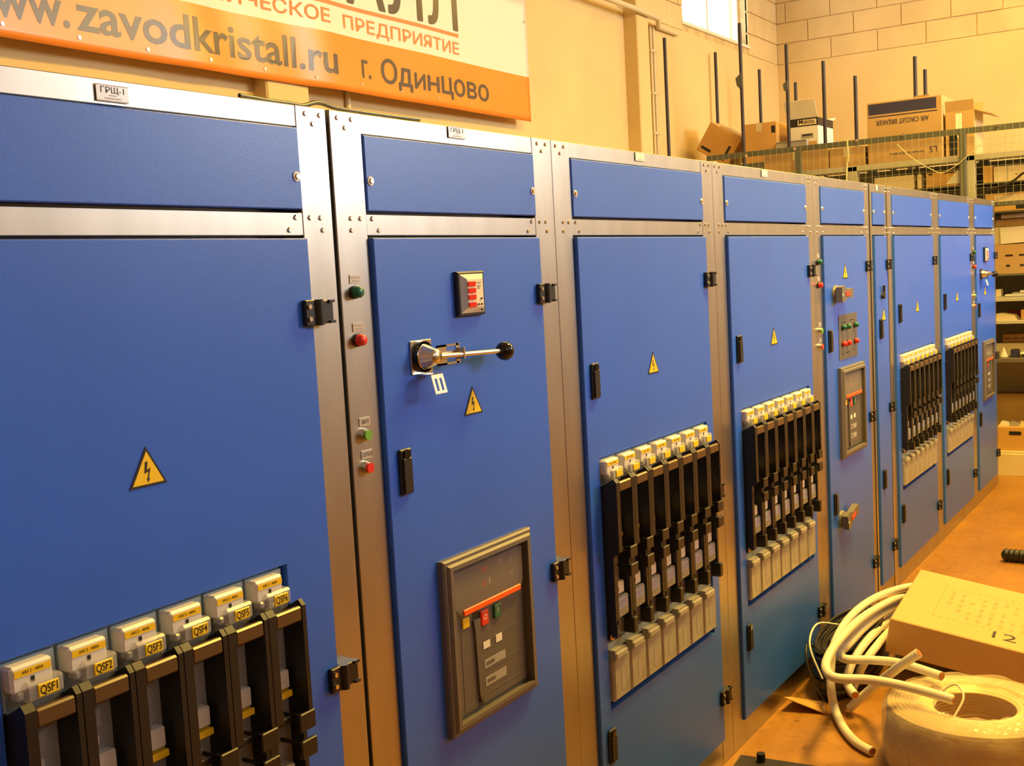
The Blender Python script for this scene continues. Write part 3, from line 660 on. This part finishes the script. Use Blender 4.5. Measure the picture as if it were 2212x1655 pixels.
def carton(label, px0, px1, pt_, zb, X, dep, m, extra=None, tape=True, flaps=None, rot=None, group=None):
    """closed or open carton whose front spans two photo columns on the plane X"""
    y0, y1 = yz(px1, pt_, X)[0], yz(px0, pt_, X)[0]; z1 = yz((px0+px1)/2, pt_, X)[1]
    t = thing('cardboard_box', label, 'box', (X, (y0+y1)/2, zb), rot, group); h = z1-zb; a = (y1-y0)/2
    if flaps:
        th = .005
        MB().box(0, th, -a, a, 0, h, m).box(dep-th, dep, -a, a, 0, h, m).box(th, dep-th, -a, -a+th, 0, h, m).box(th, dep-th, a-th, a, 0, h, m).box(th, dep-th, -a+th, a-th, 0, th, m).build('body', t)
        for side, ang, ln in flaps:
            f = MB()
            c, s_ = math.cos(ang)*ln, math.sin(ang)*ln
            if side == 'f': q = [(0, -a, h), (0, a, h), (-c, a, h+s_), (-c, -a, h+s_)]
            elif side == 'b': q = [(dep, a, h), (dep, -a, h), (dep+c, -a, h+s_), (dep+c, a, h+s_)]
            elif side == 'l': q = [(0, a, h), (dep, a, h), (dep, a+c, h+s_), (0, a+c, h+s_)]
            else: q = [(dep, -a, h), (0, -a, h), (0, -a-c, h+s_), (dep, -a-c, h+s_)]
            n = (Vector(q[1])-Vector(q[0])).cross(Vector(q[3])-Vector(q[0])).normalized()*.004
            f.add(q+[tuple(Vector(p)+n) for p in q], [(0, 1, 2, 3), (7, 6, 5, 4), (0, 4, 5, 1), (1, 5, 6, 2), (2, 6, 7, 3), (3, 7, 4, 0)], m); f.build('flap', t)
    else:
        MB().box(0, dep, -a, a, 0, h, m, .003).build('body', t)
        if tape: MB().box(-.0006, .0, -.025, .025, h-.07, h-.002, CARD_L).box(.0, dep, -.025, .025, h, h+.0006, CARD_L).build('tape', t)
    return t, a, h
def mark(t, m, y0, y1, z0, z1, name='print', dx=-.0012):
    return MB().box(dx, 0, y0, y1, z0, z1, m).build(name, t)
def ltext(t, body, y, z, m, cap, width=None, flip=False, name='print'):
    """lettering on the -x face, reading towards -y"""
    vs, fs, wd, h = glyphs(body, .01); sz = cap/h; sx = width/wd if width else sz; sg = -1 if flip else 1
    return MB().add([(-.0016, y-sg*a*sx, z+sg*b*sz) for a, b in vs], fs, m).build(name, t)

# on the top beam of the front rack
t, a, h = carton('plain brown carton behind the mesh, beside the narrower carton', 1650, 1789, 326, zbm, XR+.03, .40, CARD)
t, a, h = carton('narrower brown carton pressed against the navy-banded carton', 1791, 1867, 318, zbm, XR+.03, .40, CARD)
t, a, h = carton('large brown carton with navy band and upside-down breaker lettering', 1872, 2034, 214, zbm, XR+.03, .42, CARD, tape=False)
mark(t, NAVY, -a*.86, a*.96, h*.80, h*.975); mark(t, NAVY, -a*.88, a*.96, h*.755, h*.772)
ltext(t, 'AIR CIRCUIT BREAKER', -a*.66, h*.70, NAVY, .034, a*1.42, True); ltext(t, 'LS', -a*.86, h*.20, NAVY, .040, a*.20, True); ltext(t, 'Industrial Systems', -a*.52, h*.155, NAVY, .020, a*.92, True)
MB().box(.10, .16, -a*.6, -a*.2, h+.0, h+.025, CARD_D).build('loose_flap', t)
t, a, h = carton('open brown carton with raised flaps and a white sticker beside the navy-banded carton', 2042, 2104, 240, zbm, XR+.06, .34, CARD, flaps=(('f', 1.35, .075), ('r', -.35, .13), ('b', 1.2, .09)))
mark(t, PAPER, -a*.15, a*.30, h*.42, h*.95, 'sticker'); mark(t, INK, -.02, .012, h*.45, h*.58, 'print', -.0016); mark(t, INK, a*.2, a*.75, h*.03, h*.52)
# rear rack cartons
ty = yz(1568, 330, 7.95)[0]
tt = thing('cardboard_box', 'brown carton tilted on its corner with black print beside the wall', 'box', (7.95, ty, BKZ+.001), (math.radians(33), 0, 0))
MB().box(0, .30, 0.0, .33, 0.0, .27, CARD_O, .003).build('body', tt); MB().box(-.0012, 0, .05, .075, .03, .17, INK).box(-.0012, 0, .20, .30, .035, .06, INK).box(-.0012, 0, .12, .135, .03, .045, INK).build('print', tt)
MB().box(.02, .28, .02, .24, .27, .276, CARD_D).build('flap', tt)
t, a, h = carton('square brown carton with a small black mark beside the tilted carton', 1601, 1677, 266, BKZ, 7.86, .30, CARD_O); mark(t, INK, -a*.92, -a*.70, h*.72, h*.90)
t, a, h = carton('white open carton with black band and brand lettering on the rear rack', 1700, 1766, 256, BKZ, 7.90, .42, PAPER, flaps=(('f', 1.05, .16), ('b', .3, .1)))
mark(t, INK, -a, a, h*.80, h, 'black_band'); mark(t, CARD_L, -a*.92, a*.30, h*.83, h*.965, 'label', -.002)
vs = ltext(t, 'Makita', a*.22, h*.865, INK, .035, a*1.0); vs.location.x = -.001
MB().box(0, .42, -a-.0012, -a, h*.80, h, INK).build('black_band', t); mark(t, GREYP, -a*.7, a*.1, h*.5, h*.62); mark(t, INK, -a*.62, a*.02, h*.56, h*.60, 'print', -.0018); mark(t, CARD_O, -a*.9, -a*.2, h*.28, h*.42)
t, a, h = carton('low grey open tray before the black-banded white carton', 1676, 1742, 306, BKZ, 7.83, .05, GREYP, flaps=(('f', .1, .01),))
# second level
t, a, h = carton('pale flat carton on the second shelf behind the mesh', 1888, 1974, 381, Z2, XR+.06, .35, CARD_L, tape=False)
t, a, h = carton('narrow cream carton beside the pale flat carton', 1981, 1990, 376, Z2, XR+.06, .35, CARD_L, tape=False)
t, a, h = carton('orange-brown carton with dark slot and white paper on the second shelf', 2000, 2071, 371, Z2, XR+.06, .35, CARD_O, tape=False)
mark(t, INK, -a*.9, -a*.05, h*.86, h*.95); mark(t, INK, a*.6, a*.85, h*.83, h*.93)
MB().prism([(-.01, .0), (.12, .0), (.12, .10), (.07, .09)], -.002, 0, PAPER).build('paper', t, (-.001, -a*.28, h*.15), (0, 0, math.radians(-90)))
t, a, h = carton('small orange-brown carton beside the stained cream carton', 2123, 2144, 358, Z2, XR+.06, .35, CARD_O, tape=False)
t, a, h = carton('stained cream carton on the second shelf near the uprights', 2146, 2225, 357, Z2, XR+.05, .38, CARD_L, tape=False); mark(t, GREYP, a*.20, a*.26, 0, h); mark(t, INK, -a*.3, -a*.2, h*.4, h*.46)
# column right of the last cabinet
RYE = -.55
def shelfbox(label, cat, name, px0, py0, zb, dep, m, X=XR+.05, y0=RYE):
    y1, z1 = yz(px0, py0, X)
    t = thing(name, label, cat, (X, y1, zb)); MB().box(0, dep, y0-y1, 0, 0, z1-zb, m, .003).build('body', t); return t, y0-y1, z1-zb
t, b, h = shelfbox('brown carton with dark stains on the third shelf', 'box', 'cardboard_box', 2128, 420, Z3, .38, CARD_O)
mark(t, INK, -.30, -.20, h*.1, h*.35); mark(t, CARD_L, -.30, -.06, h*.55, h*.9, 'tape')
t2, b, h2 = shelfbox('big printed brown carton standing on the fourth shelf', 'box', 'cardboard_box', 2148, 530, Z4, .42, CARD, XR+.04)
for k in range(4): MB().box(-.0012, 0, -.10-.09*k, -.075-.09*k, h2*.25, h2*.32, INK).box(-.0012, 0, -.12-.09*k, -.07-.09*k, h2*.60, h2*.66, INK).build('print', t2)
zs_ = Z4+h2+.0006
t3, b, h3 = shelfbox('yellowish carton behind the leaning white board', 'box', 'cardboard_box', 2146, 492, zs_, .35, CARD_L, XR+.09)
zs_ += h3+.0006
t4, b, h4 = shelfbox('dark brown carton under the white foam roll', 'box', 'cardboard_box', 2150, 475, zs_, .35, CARD_D, XR+.09)
zs_ += h4
rr = (Z3-.0135-zs_)/2
y1 = yz(2163, 465, XR+.10)[0]
tag(MB().cyl((XR+.09+rr, y1, zs_+rr+.0004), (XR+.09+rr, -.6, zs_+rr+.0004), rr, PAPER, n=20).build('foam_roll'), 'white foam roll lying on the dark brown carton', 'roll')
y1, z1 = yz(2160, 494, XR+.05)
tag(MB().box(0, .012, -.6, 0, 0, h3*.93, PAPER, .002).build('white_board', loc=(XR+.062, y1, Z4+h2+.004), rot=(math.radians(-2.5), math.radians(4), 0)), 'white board leaning at a slant before the yellowish carton', 'board')
# papers and tins on the middle shelves
for lab, px, z, wdt, hh, m in (('small cream tin standing on the shelf beside grey papers', 2151, Z5, .035, .06, CARD_L),):
    y1 = yz(px, 640, XR+.05)[0]; tag(MB().box(0, .10, -wdt, 0, 0, hh, m, .004).build('tin', loc=(XR+.04, y1, z)), lab, 'tin')
y1 = yz(2175, 640, XR+.05)[0]
ps = thing('paper_stack', 'loose stack of grey and white papers on the middle shelf', 'paper', (XR+.03, y1, Z5))
for k, m in enumerate((GREYP, PAPER, GREYP, PAPER)): MB().box(0, .25, -.34, .06-.03*k, .012*k, .012*k+.010, m).build('sheet', ps, (0, -.02*k, 0), (0, 0, .1*k-.15))
y1 = yz(2152, 690, XR+.05)[0]
tag(MB().prism([(0, 0), (.14, 0), (.12, .035), (.03, .05), (0, .045)], 0, .16, CARD_L).build('pale_block', loc=(XR+.04, y1, Z6), rot=(0, 0, math.radians(-90))), 'pale block of foam lying on the lower grey shelf', 'block')
tag(MB().box(0, .2, -.2, 0, 0, .05, RED, .006).build('red_case', loc=(XR+.26, yz(2170, 690, XR+.16)[0], Z6)), 'flat red case lying behind the pale foam block', 'case')
tag(MB().box(0, .12, -.2, 0, 0, .07, CARD_O, .004).build('orange_carton', loc=(XR+.05, yz(2205, 690, XR+.05)[0], Z6)), 'small orange carton on the lower grey shelf', 'box')
# bench level
t, b, h = shelfbox('white open tray full of papers on the brown bench shelf', 'tray', 'paper_tray', 2149, 742, Z7, .34, CARD_L, XR+.20)
hb = Z7+h
for k in range(3):
    y1 = yz(2166+18*k, 735, XR+.24)[0]
    tag(MB().box(0, .2, -.060, 0, .0006, yz(2180, 722, XR+.24)[1]-hb, CARD_O, .003).box(-.001, 0, -.05, -.010, .03, .035, INK).build('orange_parts_box', loc=(XR+.24, y1, hb)), 'printed orange parts box standing in a row on the white tray', 'box', 'orange parts boxes on the white tray')
y1 = yz(2155, 770, XR+.06)[0]
tag(MB().lathe([(0, .075), (.006, .07), (.012, .05), (.03, .01), (.03, 0), (0, 0)], (0, 0, 0), PAPER, 18).build('glue_bottle', loc=(XR+.07, y1-.04, Z7)), 'small white cone bottle on the brown bench shelf', 'bottle')
tag(MB().box(0, .08, -.05, 0, 0, .055, NAVY, .003).build('navy_box', loc=(XR+.06, y1-.085, Z7)), 'small navy box beside the white cone bottle', 'box')
pp = thing('crumpled_paper', 'crumpled white sheets lying on the bench beside the navy box', 'paper', (XR+.04, y1-.15, Z7))
MB().add([(0, 0, .03), (.12, 0, .05), (.14, -.16, .02), (0, -.18, .004), (.06, -.08, .06)], [(0, 1, 4), (1, 2, 4), (2, 3, 4), (3, 0, 4), (3, 2, 1, 0)], PAPER).build('sheet', pp)
MB().add([(-.01, -.05, .004), (.10, -.03, .008), (.11, -.22, .012), (0, -.24, .0)], [(0, 1, 2, 3), (3, 2, 1, 0)], PAPER).build('sheet', pp)
# bottom level
t, b, h = shelfbox('brown carton with a dark hand hole on the plinth', 'box', 'cardboard_box', 2152, 922, Z8, .30, CARD_O, XR+.03); mark(t, INK, -.165, -.085, h*.66, h*.82, 'hand_hole')
hb2 = Z8+h
t, b, h = shelfbox('tall dark carton at the back of the bottom shelf', 'box', 'cardboard_box', 2148, 850, Z8, .12, CARD_D, XR+.36)
for k, (m, lb) in enumerate(((PAPER, 'folded white paper scrap lying on the carton with hand hole'), (GREYP, 'small grey foam scrap lying on the carton with hand hole'), (CARD_L, 'pale yellow foam scrap lying on the carton with hand hole'))):
    tag(MB().prism([(0, 0), (.075, 0), (.06, .02), (.02, .03)], 0, .1, m).build('scrap_piece', loc=(XR+.07, yz(2156+22*k, 915, XR+.07)[0], hb2+.0006), rot=(0, 0, math.radians(-90+6*k))), lb, 'scrap')
# strings and cords on the mesh
ya = [yz(px, py, XM-.028) for px, py in ((1938, 312), (1944, 318), (1975, 345), (2025, 372), (2045, 370), (2075, 350), (2120, 310))]
tag(MB().tube(spline([(XM-.028, a, b) for a, b in ya], 4), .003, TWINE, 6).build('twine'), 'sagging pale twine tied across the mesh', 'twine')
ya = [yz(px, py, XM-.030) for px, py in ((1830, 303), (1831, 330), (1829, 365), (1829, 395))]
cg = thing('hanging_cord', 'yellow-green cord hanging down from the mesh rail', 'cord', (0, 0, 0)); MB().tube(spline([(XM-.03, a, b) for a, b in ya], 4), .006, TWINE, 6).build('cord', cg)
ya = [yz(px, py, XM-.030) for px, py in ((1831, 316), (1834, 350))]; MB().tube([(XM-.033, a, b) for a, b in ya], .004, TWINE, 6).build('loose_end', cg)
ya = [yz(px, py, XM-.032) for px, py in ((2130, 413), (2160, 403), (2190, 390), (2215, 372), (2260, 370))]
tag(MB().tube(spline([(XM-.032, a, b) for a, b in ya], 4), .008, CABLE_B, 8).build('black_cable'), 'black cable slung slantwise across the mesh partition', 'cable')

# ------------------------------------------------------------------ things on the floor
DY = -.045
# black cable coil
bc = thing('black_cable_coil', 'coil of thin black cable lying on the floor against the cabinets', 'cable coil', (2.68, -.134, 0))
mb = MB(); random.seed(3)
for k in range(110):
    f_ = random.uniform(.55, 1.0); z0 = random.uniform(.010, .185)*(.75+.25*f_); ph = random.uniform(0, 6.28); e = random.uniform(-.015, .015)
    path = []
    for i in range(31):
        t_ = 2*math.pi*i/30; rr = f_*(1+.035*math.sin(2*t_+ph)); path.append((.325*rr*math.cos(t_), .098*rr*math.sin(t_), max(.006, z0+e*math.sin(t_+ph))))
    mb.tube(path, .0052, CABLE_B, 5)
o = mb.build('strands', bc); o['kind'] = 'stuff'
vs, fs = [], []
for i in range(36):
    t_ = 2*math.pi*i/36
    for r_, h_ in ((.60, .004), (.96, .004), (.98, .08), (.92, .15), (.75, .165), (.60, .15)): vs.append(((.325*r_*math.cos(t_)), .098*r_*math.sin(t_), h_))
for i in range(36):
    for j_ in range(6): fs.append((i*6+j_, ((i+1) % 36)*6+j_, ((i+1) % 36)*6+(j_+1) % 6, i*6+(j_+1) % 6))
MB().add(vs, fs, CABLE_B, True).build('core', bc)
pth = [(-.22, .07, .17), (-.31, .07, .20), (-.37, .04, .12), (-.36, -.01, .02)]
MB().tube(spline(pth, 6), .0045, CABLE_B, 6).build('loose_loop', bc)
pth = [(-.05, .03, .21), (-.18, .07, .245), (-.30, .06, .20), (-.35, .0, .10)]
MB().tube(spline(pth, 6), .004, CABLE_W, 6).build('white_strand', bc)
# cardboard scrap
p0 = pt(1735, 1437, Z=0)
cs = tag(MB().add([(-.06, .10, .05), (.05, .10, .012), (.07, -.01, .002), (-.03, -.04, .002), (-.06, .10, .054), (.05, .10, .016), (.07, -.01, .006), (-.03, -.04, .006)], [(3, 2, 1, 0), (4, 5, 6, 7), (0, 1, 5, 4), (1, 2, 6, 5), (2, 3, 7, 6), (3, 0, 4, 7)], CARD_O).build('cardboard_scrap', loc=(2.28, -.125, 0)), 'curled cardboard scrap on the floor by the black coil', 'cardboard')
# carton on the floor, resting on the coil on one side
A = pt(1923, 1335, Z=.255); u = Vector((.78, .060, 0)).normalized(); v0 = Vector((.073, -.463, -.085)); v = (v0-u*v0.dot(u)).normalized(); n = u.cross(v).normalized(); n = n if n.z > 0 else -n
LU, LV, LH = .73, .62, .135
fb = thing('floor_carton', 'flat yellow-brown carton resting across the black coil on the floor', 'box')
Rm = Matrix((u, -v, n)).transposed().to_4x4(); Rm.translation = A-n*LH; fb.matrix_world = Rm
MB().box(0, LU, -LV, 0, 0, LH, CARD_Y, .004).build('body', fb)
mb = MB()
for k in range(16): mb.box(.16+.025*k, .172+.025*k, -.13, -.128, LH, LH+.0006, CARD_D).box(.16+.025*k, .172+.025*k, -.56, -.558, LH, LH+.0006, CARD_D)
for k in range(17): mb.box(.16, .162, -.13-.025*k-.012, -.13-.025*k, LH, LH+.0006, CARD_D).box(.56, .562, -.13-.025*k-.012, -.13-.025*k, LH, LH+.0006, CARD_D)
for k in range(9):
    for j in range(5):
        if random.random() < .75: mb.box(.20+.07*j, .225+.07*j+random.uniform(0, .025), -.175-.04*k, -.160-.04*k, LH, LH+.0006, CARD)
o = mb.build('print', fb); o['kind'] = 'stuff'
vs, fs, wd, hh = glyphs('12', 0.0)
MB().add([(.075+b*.075/hh, -(.350+a*.075/hh), LH+.0008) for a, b in vs], [tuple(reversed(f)) for f in fs], INK).build('number', fb)
# big wrapped coil of cream wire
cc = pt(2105, 1518, Z=.2)
wc = thing('wire_coil', 'film-wrapped coil of cream wire lying flat on the floor before the carton', 'cable coil', (cc.x, cc.y, 0))
ro, ri, hc = .272, .122, .195
mb = MB(); prof = []
def ridge(k): return .0042*abs(math.sin(math.pi*k/4))
for k in range(65): prof.append((ro-.006+ridge(k)+.006*math.sin(k*.09), .006+(hc-.012)*k/64))
for k in range(45): prof.append((ro-.008-(ro-ri-.014)*k/44, hc-.006+ridge(k)+.012*math.sin(math.pi*k/44)))
for k in range(65): prof.append((ri+.004-ridge(k), hc-.006-(hc-.012)*k/64))
prof.append(prof[0]); mb.lathe(prof, (0, 0, 0), COILW, 72); mb.build('wound_wire', wc)
for k in range(9):
    r0 = ri+.004+.014*random.random(); z0 = hc-.015-.018*k; MB().tube([((r0-.006)*math.cos(2*math.pi*i/40+k), (r0-.006)*math.sin(2*math.pi*i/40+k), z0+.006*math.sin(4*math.pi*i/40+k)) for i in range(41)], .0045, COILW, 6).build('inner_turn', wc)
mb = MB(); vs, fs = [], []
prof = [(ro+.008, .012), (ro+.009, .09), (ro+.006, hc-.01), (ro-.03, hc+.014), (ro-.09, hc+.019), (ri+.035, hc+.014)]
NF = 64
for i in range(NF):
    t_ = 2*math.pi*i/NF
    for j, (r_, h_) in enumerate(prof): vs.append(((r_+.0035*math.sin(9*t_+j)+.0025*math.sin(23*t_+2*j))*math.cos(t_), (r_+.0035*math.sin(9*t_+j)+.0025*math.sin(23*t_+2*j))*math.sin(t_), h_+.004*math.sin(11*t_+3*j)))
for i in range(NF):
    for j in range(5): fs.append((i*6+j, ((i+1) % NF)*6+j, ((i+1) % NF)*6+j+1, i*6+j+1))
mb.add(vs, fs, FILM, True).build('plastic_film', wc)
MB().tube(spline([(-.02, .12, hc-.02), (.02, .10, hc+.02), (.03, .06, hc+.045), (-.01, .03, hc+.02), (-.06, .05, hc-.03)], 6), .004, CABLE_W, 6).build('loose_wire_end', wc)
# thick white cables: photo pixels with the height of the cable above the floor
def thick(label, pts_, r=.0150):
    P = [pt(x, y, Z=z) for x, y, z in pts_]
    mb = MB(); S_ = spline(P, 8); mb.tube(S_, r, CABLE_W, 14)
    t = thing('thick_cable', label, 'cable', (0, 0, 0)); mb.build('sheath', t)
    d = (S_[-1]-S_[-2]).normalized(); MB().cyl(S_[-1]-d*.004, S_[-1]+d*.0025, r*.78, CABLE_CU, n=14).build('copper_core', t)
    return t
thick('thick white cable ending on the bare floor before the wire coil', [(2030, 1262, .10), (1960, 1268, .19), (1890, 1292, .25), (1835, 1335, .262), (1803, 1390, .235), (1795, 1440, .165), (1795, 1485, .10), (1803, 1530, .03), (1822, 1572, .018), (1850, 1604, .018), (1884, 1624, .018)])
thick('thick white cable whose cut end lies over the wire coil hole', [(2018, 1279, .06), (1950, 1288, .165), (1872, 1328, .275), (1812, 1384, .315), (1785, 1430, .30), (1790, 1456, .29), (1815, 1466, .28), (1880, 1469, .275), (1960, 1484, .265), (2060, 1512, .25)])
thick('thick white cable crossing the black coil with its end at the wire coil rim', [(2000, 1296, .03), (1945, 1306, .128), (1880, 1344, .22), (1834, 1390, .25), (1815, 1412, .24), (1828, 1424, .24), (1880, 1426, .235), (1945, 1433, .235), (2034, 1461, .24)])
thick('thick white cable bending down to a cut end beside the wire coil', [(1972, 1314, .035), (1932, 1330, .09), (1886, 1370, .185), (1852, 1412, .19), (1834, 1450, .15), (1832, 1480, .10), (1847, 1502, .085)])
thick('short straight thick white cable stub pointing up across the others', [(1836, 1530, .017), (1880, 1490, .11), (1906, 1469, .19), (1946, 1438, .295), (1984, 1411, .35)])
thick('thick white cable looping tightly inside the cable bundle', [(1958, 1334, .018), (1928, 1356, .085), (1892, 1398, .17), (1866, 1434, .14), (1850, 1468, .05), (1838, 1500, .018)])
# dark steel plate at the foot of the cabinets
p0 = pt(1550, 1634, Z=.02); p1 = pt(1700, 1656, Z=.02)
dp = thing('dark_steel_plate', 'dark steel plate with a round stud lying on the floor by the cabinets', 'plate', (p0.x+.05, -.035, 0), (0, 0, math.radians(5)))
MB().box(-.50, 0, -.33, 0, 0, .018, POLE, .002).build('sheet', dp)
MB().cyl((-.03, -.075, .018), (-.03, -.075, .045), .014, BLACK, n=14).build('stud', dp)
# black pipe end at the edge
p0 = pt(2168, 1200, Z=.03)
bp_ = thing('black_pipe', 'black ribbed pipe end lying on the floor beyond the carton', 'pipe', (p0.x, p0.y, .034), (0, 0, math.radians(-93)))
mb = MB(); prof = [(0, -.012), (.012, -.010), (.022, -.004), (.027, .004)]
for k in range(36): prof += [(.033, .006+.025*k), (.033, .018+.025*k), (.029, .021+.025*k), (.029, .028+.025*k)]
prof += [(0, .91)]
vs, fs = [], []; n_ = 20; kk = len(prof)
for i in range(n_):
    t_ = 2*math.pi*i/n_
    for r_, h_ in prof: vs.append((h_, r_*math.cos(t_), r_*math.sin(t_)))
for i in range(n_):
    for j in range(kk-1): fs.append((i*kk+j, i*kk+j+1, ((i+1) % n_)*kk+j+1, ((i+1) % n_)*kk+j))
mb.add(vs, fs, BLACK, True).build('ribbed_sleeve', bp_)
